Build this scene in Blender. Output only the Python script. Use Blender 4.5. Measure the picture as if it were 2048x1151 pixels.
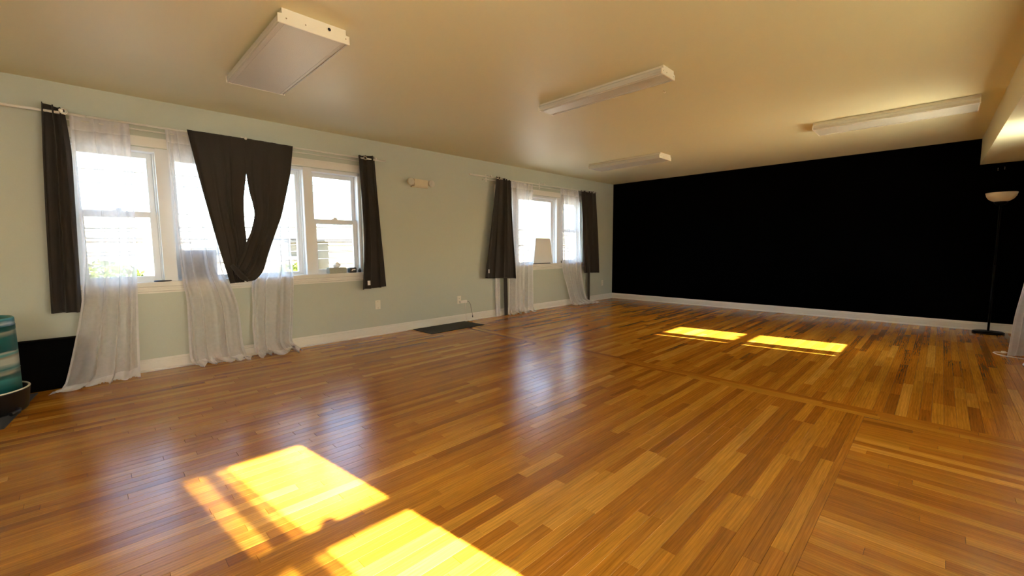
import bpy, bmesh, math, random
from mathutils import Vector, Matrix
for o in list(bpy.data.objects): bpy.data.objects.remove(o, do_unlink=True)
random.seed(7)
SC = bpy.context.scene
COL = SC.collection
PI = math.pi

# ------------------------------------------------------------------ camera
yaw, pitch, roll = -0.786942, -0.0934393, -0.0064248
fw = Vector((math.sin(yaw)*math.cos(pitch), math.cos(yaw)*math.cos(pitch), math.sin(pitch)))
rt = Vector((math.cos(yaw), -math.sin(yaw), 0.0))
up = rt.cross(fw)
r2 = math.cos(roll)*rt + math.sin(roll)*up
u2 = -math.sin(roll)*rt + math.cos(roll)*up
cam = bpy.data.objects.new('camera', bpy.data.cameras.new('camera'))
COL.objects.link(cam)
cam.matrix_world = Matrix(((r2.x, u2.x, -fw.x, 5.0732), (r2.y, u2.y, -fw.y, 0.0), (r2.z, u2.z, -fw.z, 1.106), (0, 0, 0, 1)))
cam.data.sensor_width = 36.0
cam.data.lens = 15.031
cam.data.clip_start = 0.02
SC.camera = cam

# ------------------------------------------------------------------ sky, sun, exposure
SUN_TO = Vector((-1.0, -0.12, -0.566)).normalized()      # direction the sunlight travels
world = bpy.data.worlds.new('sky'); SC.world = world; world.use_nodes = True
wn = world.node_tree; wn.nodes.clear()
sky = wn.nodes.new('ShaderNodeTexSky'); sky.sky_type = 'NISHITA'
sky.sun_disc = False; sky.sun_elevation = math.radians(29.3)
sky.sun_rotation = math.atan2(1.0, 0.12)                  # clockwise from +Y
sky.air_density = 1.0; sky.dust_density = 2.0
bg = wn.nodes.new('ShaderNodeBackground'); bg.inputs['Strength'].default_value = 0.8
wo = wn.nodes.new('ShaderNodeOutputWorld')
wn.links.new(sky.outputs[0], bg.inputs[0]); wn.links.new(bg.outputs[0], wo.inputs[0])
sl = bpy.data.lights.new('sun', 'SUN'); sl.energy = 45.0; sl.angle = math.radians(0.6); sl.color = (1.0, 0.93, 0.80)
so = bpy.data.objects.new('sun', sl); COL.objects.link(so)
so.rotation_euler = SUN_TO.to_track_quat('-Z', 'Y').to_euler(); so.location = (20, 5, 12)
SC.view_settings.view_transform = 'Standard'; SC.view_settings.look = 'None'
SC.view_settings.gamma = 1.0; SC.view_settings.use_curve_mapping = False
SC.view_settings.exposure = 1.3
SC.cycles.max_bounces = 10; SC.cycles.diffuse_bounces = 6; SC.cycles.transparent_max_bounces = 24
SC.cycles.sample_clamp_indirect = 8.0
SC.cycles.denoising_prefilter = 'ACCURATE'; SC.cycles.denoising_input_passes = 'RGB_ALBEDO_NORMAL'

# ------------------------------------------------------------------ materials
def mat(name, col, rough=0.6, spec=0.5, metal=0.0, noise=0.0, nscale=8.0, bump=0.0, bscale=60.0, coat=0.0, sheen=0.0):
    m = bpy.data.materials.new(name); m.use_nodes = True
    nt = m.node_tree; b = nt.nodes['Principled BSDF']
    b.inputs['Roughness'].default_value = rough; b.inputs['Metallic'].default_value = metal
    b.inputs['Specular IOR Level'].default_value = spec; b.inputs['Coat Weight'].default_value = coat
    b.inputs['Sheen Weight'].default_value = sheen
    c = (*col, 1)
    tc = nt.nodes.new('ShaderNodeTexCoord')
    n = nt.nodes.new('ShaderNodeTexNoise'); n.inputs['Scale'].default_value = nscale; n.inputs['Detail'].default_value = 5
    nt.links.new(tc.outputs['Object'], n.inputs['Vector'])
    mx = nt.nodes.new('ShaderNodeMix'); mx.data_type = 'RGBA'
    k = 1.0 - noise
    mx.inputs[6].default_value = c; mx.inputs[7].default_value = (col[0]*k, col[1]*k, col[2]*k, 1)
    nt.links.new(n.outputs['Fac'], mx.inputs[0]); nt.links.new(mx.outputs[2], b.inputs['Base Color'])
    if bump:
        n2 = nt.nodes.new('ShaderNodeTexNoise'); n2.inputs['Scale'].default_value = bscale; n2.inputs['Detail'].default_value = 3
        nt.links.new(tc.outputs['Object'], n2.inputs['Vector'])
        bp = nt.nodes.new('ShaderNodeBump'); bp.inputs['Strength'].default_value = bump; bp.inputs['Distance'].default_value = 0.01
        nt.links.new(n2.outputs['Fac'], bp.inputs['Height']); nt.links.new(bp.outputs[0], b.inputs['Normal'])
    return m

M = {}
M['wall'] = mat('sage_wall_paint', (0.54, 0.575, 0.475), 0.55, noise=0.06, nscale=1.5, bump=0.05, bscale=90)
M['cream'] = mat('cream_wall_paint', (0.74, 0.70, 0.60), 0.6, noise=0.05, nscale=2, bump=0.05, bscale=90)
M['ceil'] = mat('ceiling_paint', (0.72, 0.69, 0.455), 0.5, noise=0.05, nscale=1.2, bump=0.04, bscale=50)
M['black'] = mat('black_wall_paint', (0.0012, 0.0012, 0.0013), 0.9, spec=0.0, noise=0.2, nscale=3)
M['trim'] = mat('white_trim_paint', (0.80, 0.78, 0.70), 0.35, noise=0.04, nscale=6)
M['vinyl'] = mat('white_window_vinyl', (0.80, 0.82, 0.82), 0.35, noise=0.02)
M['dark'] = mat('charcoal_curtain_cloth', (0.044, 0.037, 0.031), 0.8, spec=0.2, noise=0.25, nscale=120, bump=0.15, bscale=400, sheen=0.08)
M['steel'] = mat('white_fixture_enamel', (0.84, 0.80, 0.66), 0.4, noise=0.03)
M['lens'] = mat('prismatic_plastic', (0.64, 0.63, 0.54), 0.24, spec=0.5, noise=0.04, bump=0.25, bscale=260)
M['hole'] = mat('dark_recess', (0.01, 0.01, 0.01), 0.8)
M['chrome'] = mat('grommet_metal', (0.7, 0.68, 0.62), 0.25, metal=1.0)
M['beige'] = mat('aged_beige_plastic', (0.72, 0.64, 0.44), 0.4, noise=0.08, nscale=20)
M['plate'] = mat('ivory_plate', (0.80, 0.77, 0.64), 0.35)
M['blackplastic'] = mat('black_plastic', (0.008, 0.008, 0.009), 0.4, noise=0.2)
M['blackbox'] = mat('matt_black_board', (0.002, 0.002, 0.002), 0.9, spec=0.05)
M['mat'] = mat('dark_rubber_mat', (0.055, 0.050, 0.034), 0.8, noise=0.4, nscale=60, bump=0.4, bscale=250)
M['matgrey'] = mat('grey_rubber_mat', (0.07, 0.075, 0.075), 0.8, noise=0.3, nscale=60, bump=0.4, bscale=250)
M['paper'] = mat('tissue_paper', (0.85, 0.86, 0.88), 0.9)
M['card'] = mat('grey_green_card', (0.42, 0.44, 0.36), 0.7, noise=0.25, nscale=60)
M['panelface'] = mat('slate_blue_panel', (0.10, 0.12, 0.17), 0.3, noise=0.1)
M['whiteboard'] = mat('white_panel_board', (0.82, 0.82, 0.80), 0.6)
M['bowl'] = mat('frosted_bowl', (0.76, 0.71, 0.55), 0.4)
M['pole'] = mat('black_lamp_paint', (0.002, 0.002, 0.002), 0.35, spec=0.12)
M['cord'] = mat('white_cord', (0.80, 0.76, 0.68), 0.5)
M['greycord'] = mat('grey_cord', (0.22, 0.22, 0.2), 0.5)
M['subfloor'] = mat('dark_subfloor', (0.02, 0.009, 0.004), 0.9)
M['asphalt'] = mat('street_concrete', (0.30, 0.29, 0.27), 0.9, noise=0.2, nscale=1)
M['roofgravel'] = mat('pale_coated_roof', (0.92, 0.85, 0.70), 0.19, spec=0.8, metal=0.95, noise=0.15, nscale=3)
M['wire'] = mat('black_wire', (0.012, 0.012, 0.012), 0.7)
M['siding'] = mat('cream_siding', (0.15, 0.125, 0.075), 0.8, noise=0.35, nscale=3)
M['siding_w'] = mat('white_siding', (0.20, 0.185, 0.155), 0.8, noise=0.15, nscale=2)
M['roof'] = mat('pale_roof_shingle', (0.20, 0.18, 0.15), 0.9, noise=0.4, nscale=8)
M['leaf'] = mat('yellow_green_leaf', (0.11, 0.15, 0.015), 0.7, noise=0.5, nscale=4)
M['bark'] = mat('grey_bark', (0.08, 0.06, 0.05), 0.9, noise=0.4, nscale=20)

def glass_mat():
    m = bpy.data.materials.new('window_glass'); m.use_nodes = True
    nt = m.node_tree; nt.nodes.clear()
    t = nt.nodes.new('ShaderNodeBsdfTransparent'); t.inputs[0].default_value = (0.94, 0.96, 0.96, 1)
    g = nt.nodes.new('ShaderNodeBsdfGlossy'); g.inputs['Roughness'].default_value = 0.02
    ge = nt.nodes.new('ShaderNodeNewGeometry')
    dt = nt.nodes.new('ShaderNodeVectorMath'); dt.operation = 'DOT_PRODUCT'
    nt.links.new(ge.outputs['Normal'], dt.inputs[0]); nt.links.new(ge.outputs['Incoming'], dt.inputs[1])
    ab = nt.nodes.new('ShaderNodeMath'); ab.operation = 'ABSOLUTE'; nt.links.new(dt.outputs['Value'], ab.inputs[0])
    om = nt.nodes.new('ShaderNodeMath'); om.operation = 'SUBTRACT'; om.inputs[0].default_value = 1.0; nt.links.new(ab.outputs[0], om.inputs[1])
    pw = nt.nodes.new('ShaderNodeMath'); pw.operation = 'POWER'; pw.inputs[1].default_value = 5.0; nt.links.new(om.outputs[0], pw.inputs[0])
    f = nt.nodes.new('ShaderNodeMath'); f.operation = 'MULTIPLY_ADD'; f.inputs[1].default_value = 0.95; f.inputs[2].default_value = 0.04
    nt.links.new(pw.outputs[0], f.inputs[0])
    x = nt.nodes.new('ShaderNodeMixShader'); o = nt.nodes.new('ShaderNodeOutputMaterial')
    nt.links.new(f.outputs[0], x.inputs[0]); nt.links.new(t.outputs[0], x.inputs[1]); nt.links.new(g.outputs[0], x.inputs[2])
    nt.links.new(x.outputs[0], o.inputs[0]); return m
M['glass'] = glass_mat()

def sheer_mat(name, open_face, open_edge):
    m = bpy.data.materials.new(name); m.use_nodes = True
    nt = m.node_tree; nt.nodes.clear()
    t = nt.nodes.new('ShaderNodeBsdfTransparent'); t.inputs[0].default_value = (0.97, 0.97, 0.98, 1)
    d = nt.nodes.new('ShaderNodeBsdfDiffuse'); d.inputs[0].default_value = (0.90, 0.89, 0.89, 1)
    l = nt.nodes.new('ShaderNodeBsdfTranslucent'); l.inputs[0].default_value = (0.84, 0.83, 0.84, 1)
    a = nt.nodes.new('ShaderNodeMixShader'); a.inputs[0].default_value = 0.45
    lw = nt.nodes.new('ShaderNodeLayerWeight'); lw.inputs['Blend'].default_value = 0.45
    tc = nt.nodes.new('ShaderNodeTexCoord'); n = nt.nodes.new('ShaderNodeTexNoise'); n.inputs['Scale'].default_value = 35
    n.inputs['Detail'].default_value = 4
    nt.links.new(tc.outputs['Object'], n.inputs['Vector'])
    mr = nt.nodes.new('ShaderNodeMapRange'); mr.inputs['To Min'].default_value = open_face; mr.inputs['To Max'].default_value = open_edge
    nt.links.new(lw.outputs['Facing'], mr.inputs['Value'])
    ad = nt.nodes.new('ShaderNodeMath'); ad.operation = 'MULTIPLY_ADD'; ad.inputs[1].default_value = 0.16; 
    sb = nt.nodes.new('ShaderNodeMath'); sb.operation = 'SUBTRACT'; sb.inputs[1].default_value = 0.08
    nt.links.new(n.outputs['Fac'], ad.inputs[0]); nt.links.new(mr.outputs[0], ad.inputs[2]); nt.links.new(ad.outputs[0], sb.inputs[0])
    x = nt.nodes.new('ShaderNodeMixShader'); o = nt.nodes.new('ShaderNodeOutputMaterial')
    nt.links.new(d.outputs[0], a.inputs[1]); nt.links.new(l.outputs[0], a.inputs[2])
    nt.links.new(sb.outputs[0], x.inputs[0]); nt.links.new(a.outputs[0], x.inputs[1]); nt.links.new(t.outputs[0], x.inputs[2])
    nt.links.new(x.outputs[0], o.inputs[0]); return m
M['sheer'] = sheer_mat('white_sheer_voile', 0.46, 0.02)
M['sheer_heavy'] = sheer_mat('dense_white_voile', 0.27, 0.05)
M['hem'] = sheer_mat('white_sheer_hem', 0.20, 0.02)

def shade_mat():
    m = bpy.data.materials.new('translucent_shade_cloth'); m.use_nodes = True
    nt = m.node_tree; nt.nodes.clear()
    d = nt.nodes.new('ShaderNodeBsdfDiffuse'); d.inputs[0].default_value = (0.80, 0.78, 0.72, 1)
    l = nt.nodes.new('ShaderNodeBsdfTranslucent'); l.inputs[0].default_value = (0.50, 0.47, 0.41, 1)
    x = nt.nodes.new('ShaderNodeMixShader'); x.inputs[0].default_value = 0.6; o = nt.nodes.new('ShaderNodeOutputMaterial')
    nt.links.new(d.outputs[0], x.inputs[1]); nt.links.new(l.outputs[0], x.inputs[2]); nt.links.new(x.outputs[0], o.inputs[0]); return m
M['shade'] = shade_mat()

def oak_mat():
    m = bpy.data.materials.new('varnished_oak'); m.use_nodes = True
    nt = m.node_tree; b = nt.nodes['Principled BSDF']; N = nt.nodes.new; Lk = nt.links.new
    at = N('ShaderNodeAttribute'); at.attribute_name = 'tone'
    uv = N('ShaderNodeUVMap'); uv.uv_map = 'UVMap'
    rp = N('ShaderNodeValToRGB'); e = rp.color_ramp.elements
    e[0].position = 0.0; e[0].color = (0.29, 0.10, 0.009, 1)
    e[1].position = 1.0; e[1].color = (0.60, 0.29, 0.038, 1)
    for p, c in ((0.22, (0.34, 0.122, 0.010, 1)), (0.5, (0.43, 0.165, 0.013, 1)), (0.78, (0.51, 0.225, 0.020, 1))):
        q = e.new(p); q.color = c
    Lk(at.outputs['Fac'], rp.inputs[0])
    def noise(sx, sy, det, rough=0.55, dist=0.0):
        mp = N('ShaderNodeMapping'); mp.inputs['Scale'].default_value = (sx, sy, 1)
        Lk(uv.outputs[0], mp.inputs['Vector'])
        n = N('ShaderNodeTexNoise'); n.inputs['Scale'].default_value = 1.0; n.inputs['Detail'].default_value = det
        n.inputs['Roughness'].default_value = rough; n.inputs['Distortion'].default_value = dist
        Lk(mp.outputs[0], n.inputs['Vector']); return n
    n1 = noise(1.6, 26, 5); n2 = noise(7, 260, 4)
    # cathedral grain
    mp = N('ShaderNodeMapping'); mp.inputs['Scale'].default_value = (1.1, 13, 1); Lk(uv.outputs[0], mp.inputs['Vector'])
    wv = N('ShaderNodeTexWave'); wv.wave_type = 'BANDS'; wv.bands_direction = 'Y'; wv.inputs['Scale'].default_value = 1.6
    wv.inputs['Distortion'].default_value = 7.0; wv.inputs['Detail'].default_value = 2; wv.inputs['Detail Scale'].default_value = 0.7
    Lk(mp.outputs[0], wv.inputs['Vector'])
    def mult(col, fac_out, lo, hi, a=0.3, c=0.7):
        mr = N('ShaderNodeMapRange'); mr.inputs['From Min'].default_value = a; mr.inputs['From Max'].default_value = c
        mr.inputs['To Min'].default_value = lo; mr.inputs['To Max'].default_value = hi
        Lk(fac_out, mr.inputs['Value'])
        vm = N('ShaderNodeVectorMath'); vm.operation = 'SCALE'
        Lk(col, vm.inputs[0]); Lk(mr.outputs[0], vm.inputs['Scale']); return vm.outputs[0]
    c = mult(rp.outputs[0], n1.outputs['Fac'], 0.80, 1.18)
    c = mult(c, wv.outputs['Fac'], 0.90, 1.05, 0.0, 0.8)
    c = mult(c, n2.outputs['Fac'], 0.80, 1.10, 0.35, 0.6)
    Lk(c, b.inputs['Base Color'])
    b.inputs['Specular IOR Level'].default_value = 0.5
    tc = N('ShaderNodeTexCoord')
    nr = N('ShaderNodeTexNoise'); nr.inputs['Scale'].default_value = 2.2; nr.inputs['Detail'].default_value = 6
    Lk(tc.outputs['Object'], nr.inputs['Vector'])
    mr = N('ShaderNodeMapRange'); mr.inputs['To Min'].default_value = 0.17; mr.inputs['To Max'].default_value = 0.30
    Lk(nr.outputs['Fac'], mr.inputs['Value']); Lk(mr.outputs[0], b.inputs['Roughness'])
    bp = N('ShaderNodeBump'); bp.inputs['Strength'].default_value = 0.10; bp.inputs['Distance'].default_value = 0.004
    Lk(n1.outputs['Fac'], bp.inputs['Height']); Lk(bp.outputs[0], b.inputs['Normal'])
    return m
M['oak'] = oak_mat()

def band_mat():
    m = bpy.data.materials.new('teal_banded_glaze'); m.use_nodes = True
    nt = m.node_tree; b = nt.nodes['Principled BSDF']; N = nt.nodes.new; Lk = nt.links.new
    tc = N('ShaderNodeTexCoord'); mp = N('ShaderNodeMapping'); mp.inputs['Scale'].default_value = (1.2, 1.2, 9)
    Lk(tc.outputs['Object'], mp.inputs['Vector'])
    n = N('ShaderNodeTexNoise'); n.inputs['Scale'].default_value = 1.5; n.inputs['Detail'].default_value = 6; Lk(mp.outputs[0], n.inputs['Vector'])
    sx = N('ShaderNodeSeparateXYZ'); Lk(tc.outputs['Object'], sx.inputs[0])
    ad = N('ShaderNodeMath'); ad.operation = 'MULTIPLY_ADD'; ad.inputs[1].default_value = 0.10; Lk(n.outputs['Fac'], ad.inputs[0]); Lk(sx.outputs['Z'], ad.inputs[2])
    rp = N('ShaderNodeValToRGB'); e = rp.color_ramp.elements
    T = (0.010, 0.135, 0.130, 1); T2 = (0.006, 0.085, 0.085, 1); C = (0.44, 0.46, 0.38, 1); B = (0.05, 0.30, 0.29, 1)
    e[0].position = 0.0; e[0].color = T; e[1].position = 1.0; e[1].color = T
    for p, c in ((0.22, T2), (0.29, B), (0.31, T2), (0.33, C), (0.36, T), (0.39, C), (0.43, C), (0.45, (0.30,0.25,0.16,1)), (0.47, B), (0.49, C), (0.50, T2), (0.57, T), (0.62, C), (0.63, T), (0.655, T2), (0.665, C), (0.675, T), (0.69, B)):
        q = e.new(p); q.color = c
    Lk(ad.outputs[0], rp.inputs[0]); Lk(rp.outputs[0], b.inputs['Base Color']); b.inputs['Roughness'].default_value = 0.35
    return m
M['teal'] = band_mat()

# ------------------------------------------------------------------ mesh helpers
class MB:
    def __init__(s): s.v = []; s.f = []; s.smooth = []
    def add(s, vs, fs, smooth=False):
        o = len(s.v); s.v += [tuple(v) for v in vs]
        for f in fs: s.f.append(tuple(i+o for i in f)); s.smooth.append(smooth)
        return s
    def box(s, x0, x1, y0, y1, z0, z1, bev=0.0):
        x0, x1 = sorted((x0, x1)); y0, y1 = sorted((y0, y1)); z0, z1 = sorted((z0, z1))
        b = min(bev, (x1-x0)*.45, (y1-y0)*.45, (z1-z0)*.45)
        if b <= 0:
            vs = [(x, y, z) for x in (x0, x1) for y in (y0, y1) for z in (z0, z1)]
            return s.add(vs, [(0, 1, 3, 2), (4, 6, 7, 5), (0, 4, 5, 1), (2, 3, 7, 6), (0, 2, 6, 4), (1, 5, 7, 3)])
        bm = bmesh.new(); bmesh.ops.create_cube(bm, size=1.0)
        for v in bm.verts: v.co = Vector(((x0+x1)/2+v.co.x*(x1-x0), (y0+y1)/2+v.co.y*(y1-y0), (z0+z1)/2+v.co.z*(z1-z0)))
        bmesh.ops.bevel(bm, geom=list(bm.edges), offset=b, segments=2, affect='EDGES')
        bm.verts.index_update()
        s.add([v.co.copy() for v in bm.verts], [[v.index for v in f.verts] for f in bm.faces]); bm.free(); return s
    def prism(s, poly, axis, a, b):
        # polygon given in the other two axes (cyclic order), extruded along axis from a to b
        def P(p, t):
            return {'x': (t, p[0], p[1]), 'y': (p[0], t, p[1]), 'z': (p[0], p[1], t)}[axis]
        n = len(poly)
        vs = [P(p, a) for p in poly] + [P(p, b) for p in poly]
        fs = [tuple(range(n)), tuple(range(2*n-1, n-1, -1))] + [(i, (i+1) % n, n+(i+1) % n, n+i) for i in range(n)]
        return s.add(vs, fs)
    def tube(s, path, r, n=10, cap=True):
        path = [Vector(p) for p in path]; m = len(path); vs = []; rad = r if isinstance(r, (list, tuple)) else [r]*m
        prev = None
        for i, p in enumerate(path):
            d = (path[min(i+1, m-1)]-path[max(i-1, 0)]).normalized()
            if prev is None:
                a = d.orthogonal().normalized()
            else:
                a = (prev-d*prev.dot(d)).normalized()
            prev = a; b = d.cross(a)
            for k in range(n):
                t = 2*PI*k/n; vs.append(p+(a*math.cos(t)+b*math.sin(t))*rad[i])
        fs = [(i*n+k, i*n+(k+1) % n, (i+1)*n+(k+1) % n, (i+1)*n+k) for i in range(m-1) for k in range(n)]
        o = len(s.v); s.add(vs, fs, True)
        if cap:
            s.f.append(tuple(o+k for k in range(n))[::-1]); s.smooth.append(False)
            s.f.append(tuple(o+(m-1)*n+k for k in range(n))); s.smooth.append(False)
        return s
    def lathe(s, prof, c=(0, 0, 0), n=40, axis='z'):
        vs = []; m = len(prof)
        for r, h in prof:
            for k in range(n):
                t = 2*PI*k/n
                q = {'z': (r*math.cos(t), r*math.sin(t), h), 'x': (h, r*math.cos(t), r*math.sin(t)), 'y': (r*math.cos(t), h, r*math.sin(t))}[axis]
                vs.append((c[0]+q[0], c[1]+q[1], c[2]+q[2]))
        fs = [(i*n+k, i*n+(k+1) % n, (i+1)*n+(k+1) % n, (i+1)*n+k) for i in range(m-1) for k in range(n)]
        return s.add(vs, fs, True)
    def torus(s, c, R, r, axis='x', n=20, k=8):
        vs = []
        for i in range(n):
            a = 2*PI*i/n
            for j in range(k):
                b = 2*PI*j/k; q = ((R+r*math.cos(b))*math.cos(a), (R+r*math.cos(b))*math.sin(a), r*math.sin(b))
                q = {'x': (q[2], q[0], q[1]), 'y': (q[0], q[2], q[1]), 'z': q}[axis]
                vs.append((c[0]+q[0], c[1]+q[1], c[2]+q[2]))
        return s.add(vs, [(i*k+j, ((i+1) % n)*k+j, ((i+1) % n)*k+(j+1) % k, i*k+(j+1) % k) for i in range(n) for j in range(k)], True)
    def build(s, name, m, parent=None, normals=True):
        me = bpy.data.meshes.new(name); me.from_pydata(s.v, [], s.f)
        me.polygons.foreach_set('use_smooth', s.smooth)
        if normals:
            bm = bmesh.new(); bm.from_mesh(me); bmesh.ops.recalc_face_normals(bm, faces=list(bm.faces)); bm.to_mesh(me); bm.free()
        me.materials.append(M[m] if isinstance(m, str) else m)
        o = bpy.data.objects.new(name, me); COL.objects.link(o)
        if parent:
            o.parent = parent
            o.matrix_parent_inverse = Matrix.Translation(-parent.location)
        return o
def tag(o, label=None, cat=None, group=None, kind=None):
    if label: o['label'] = label
    if cat: o['category'] = cat
    if group: o['group'] = group
    if kind: o['kind'] = kind
    return o
def thing(name, loc, label=None, cat=None, group=None, kind=None):
    o = bpy.data.objects.new(name, None); COL.objects.link(o); o.location = loc; o.empty_display_size = 0.1
    return tag(o, label, cat, group, kind)

H = 2.444; LY = 8.156; RX = 5.84; BY = -2.9

# ------------------------------------------------------------------ floor of oak strips
def floor_build():
    fl = MB().box(-0.0, RX, BY, LY, -0.12, -0.0035).build('floor', 'subfloor'); tag(fl, kind='structure')
    W = 0.0572
    planks = []          # x0,x1,y0,y1,dir
    rnd = random.Random(11)
    def strip_y(x):      # near edge of the cross strip, slightly off square
        return 3.69 - 0.0337*x
    def row_lengths(a, b):
        t = a - rnd.random()*0.9; out = []
        while t < b:
            l = rnd.choice((0.35, 0.5, 0.7, 0.9, 1.1, 1.4))*rnd.uniform(0.8, 1.2)
            out.append((max(t, a), min(t+l, b))); t += l
        out = [o for o in out if o[1] > o[0]]
        if len(out) > 1 and out[0][1]-out[0][0] < 0.06: out[1] = (out[0][0], out[1][1]); out.pop(0)
        if len(out) > 1 and out[-1][1]-out[-1][0] < 0.06: out[-2] = (out[-2][0], out[-1][1]); out.pop()
        return out
    SW = 3*W
    xs = 0.0
    while xs < RX-0.005:
        x1 = min(xs+W, RX)
        xm = (xs+x1)/2
        for a, b in row_lengths(strip_y(xm)+SW, LY): planks.append((xs, x1, a, b, 'y'))
        if xm < 4.735:
            for a, b in row_lengths(BY, strip_y(xm)): planks.append((xs, x1, a, b, 'y'))
        xs = x1
    xc = math.ceil(4.735/W)*W
    if xc - W > 4.735-W/2: pass
    xc = [p[1] for p in planks if p[4] == 'y' and p[3] < 3.7]
    xc = max(xc)
    for a, b in row_lengths(BY, strip_y(xc)-0.001): planks.append((xc, xc+0.036, a, b, 'y'))
    y = BY
    while y < strip_y(5.3):
        y1 = y+W
        for a, b in row_lengths(xc+0.036, RX):
            planks.append((a, b, y, min(y1, strip_y((a+b)/2)), 'x'))
        y = y1
    # cross strip of three boards
    for k in range(3):
        for a, b in row_lengths(0.0, RX): planks.append((a, b, k*W, (k+1)*W, 's'))
    camp = Vector((5.0732, 0, 1.106))
    def score(p):
        x, y = (p[0]+p[1])/2, (p[2]+p[3])/2
        if p[4] == 's': y += strip_y(x)
        d = Vector((x, y, 0))-camp
        z = d.dot(fw)
        if z < 0.3: return 0
        px = d.dot(r2)/z; py = d.dot(u2)/z
        if abs(px) > 1.25 or py < -0.74: return 0
        return (p[1]-p[0])*(p[3]-p[2])/(z**3)
    planks = [p for p in planks if p[1]-p[0] > 0.004 and p[3]-p[2] > 0.004]
    planks.sort(key=score, reverse=True)
    far = None
    def plank_geo(p, V, F, T, U):
        x0, x1, y0, y1, d = p
        g = 0.00045; c = 0.0007; zt = rnd.uniform(-0.00025, 0.00025)
        x0 += g; x1 -= g; y0 += g; y1 -= g
        def yy(x, y): return y+strip_y(x) if d == 's' else y
        o = len(V)
        ct = [(x0+c, y0+c), (x1-c, y0+c), (x1-c, y1-c), (x0+c, y1-c)]
        ot = [(x0, y0), (x1, y0), (x1, y1), (x0, y1)]
        for (x, y) in ct: V.append((x, yy(x, y), zt))
        for (x, y) in ot: V.append((x, yy(x, y), zt-0.0007))
        for (x, y) in ot: V.append((x, yy(x, y), -0.0034))
        fs = [(0, 1, 2, 3)]
        for i in range(4):
            j = (i+1) % 4
            fs.append((4+i, 4+j, j, i)); fs.append((8+i, 8+j, 4+j, 4+i))
        r = rnd.random()
        tone = min(1, max(0, rnd.gauss(0.55, 0.19)))
        if r < 0.05: tone = rnd.uniform(0.04, 0.25)
        elif r > 0.93: tone = rnd.uniform(0.8, 1.0)
        ou, ov = rnd.uniform(0, 90), rnd.uniform(0, 90)
        base = ct+ot+ot
        for f in fs:
            F.append(tuple(i+o for i in f)); T.append(tone)
            for i in f:
                x, y = base[i]
                U.append((x+ou, y+ov) if d in 'xs' else (y+ou, x+ov))
    def mk(name, ps):
        V, F, T, U = [], [], [], []
        for p in ps: plank_geo(p, V, F, T, U)
        me = bpy.data.meshes.new(name); me.from_pydata(V, [], F)
        a = me.attributes.new('tone', 'FLOAT', 'FACE'); a.data.foreach_set('value', T)
        uvl = me.uv_layers.new(name='UVMap'); uvl.data.foreach_set('uv', [q for u in U for q in u])
        me.materials.append(M['oak'])
        o = bpy.data.objects.new(name, me); COL.objects.link(o); o.parent = fl; return o
    for p in planks[:300]: mk('plank', [p])
    s = mk('plank_field', planks[300:]); s['kind'] = 'stuff'
floor_build()

# ------------------------------------------------------------------ walls and ceiling
def wall_grid(name, m, plane_x0, plane_x1, y0, y1, z0, z1, holes):
    """wall slab between two x planes with rectangular openings (ya,yb,za,zb)"""
    ys = sorted({y0, y1, *[h[0] for h in holes], *[h[1] for h in holes]})
    zs = sorted({z0, z1, *[h[2] for h in holes], *[h[3] for h in holes]})
    mb = MB()
    def inhole(y, z): return any(h[0] < y < h[1] and h[2] < z < h[3] for h in holes)
    for a, b in zip(ys, ys[1:]):
        for c, d in zip(zs, zs[1:]):
            if inhole((a+b)/2, (c+d)/2): continue
            for x in (plane_x0, plane_x1):
                mb.add([(x, a, c), (x, b, c), (x, b, d), (x, a, d)], [(0, 1, 2, 3)])
    for a, b, c, d in holes:
        for q in ([(a, c), (b, c)], [(b, c), (b, d)], [(b, d), (a, d)], [(a, d), (a, c)]):
            (ya, za), (yb, zb) = q
            mb.add([(plane_x0, ya, za), (plane_x0, yb, zb), (plane_x1, yb, zb), (plane_x1, ya, za)], [(0, 1, 2, 3)])
    for q in ([(y0, z0), (y1, z0)], [(y1, z0), (y1, z1)], [(y1, z1), (y0, z1)], [(y0, z1), (y0, z0)]):
        (ya, za), (yb, zb) = q
        mb.add([(plane_x0, ya, za), (plane_x0, yb, zb), (plane_x1, yb, zb), (plane_x1, ya, za)], [(0, 1, 2, 3)])
    o = mb.build(name, m, normals=False); tag(o, kind='structure'); return o

G1 = (-0.06, 2.455, 0.80, 2.02); G2 = (4.74, 7.02, 0.80, 2.02)
wall_grid('wall_left', 'wall', 0.0, -0.20, BY, LY, -0.12, H+0.1, [G1, G2])
R1 = (0.60, 1.256, 0.79, 1.98); R2 = (4.86, 6.26, 0.79, 1.98); R3 = (-2.45, -1.45, 0.79, 1.98); R4 = (2.30, 4.10, 0.79, 1.98)
wall_grid('wall_right', 'cream', RX, RX+0.16, BY, LY, -0.12, H+0.1, [R1, R2, R3, R4])
tag(MB().box(-0.2, RX+0.16, LY, LY+0.15, -0.12, H+0.1).build('wall_back', 'black'), kind='structure')
tag(MB().box(-0.2, RX+0.16, BY-0.15, BY, -0.12, H+0.1).build('wall_rear', 'cream'), kind='structure')
tag(MB().box(-0.2, RX+0.16, BY-0.15, LY+0.15, H, H+0.12).build('ceiling', 'ceil'), kind='structure')
# boxed-in soffit along the right wall, its edge a little off square
sf = MB().add([(5.348, LY, 2.121), (5.50, BY, 2.121), (RX, BY, 2.121), (RX, LY, 2.121),
               (5.348, LY, H), (5.50, BY, H), (RX, BY, H), (RX, LY, H)],
              [(0, 1, 2, 3), (4, 5, 6, 7), (0, 1, 5, 4), (1, 2, 6, 5), (2, 3, 7, 6), (3, 0, 4, 7)]).build('trim_1', 'ceil')
tag(sf, kind='structure')

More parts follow.
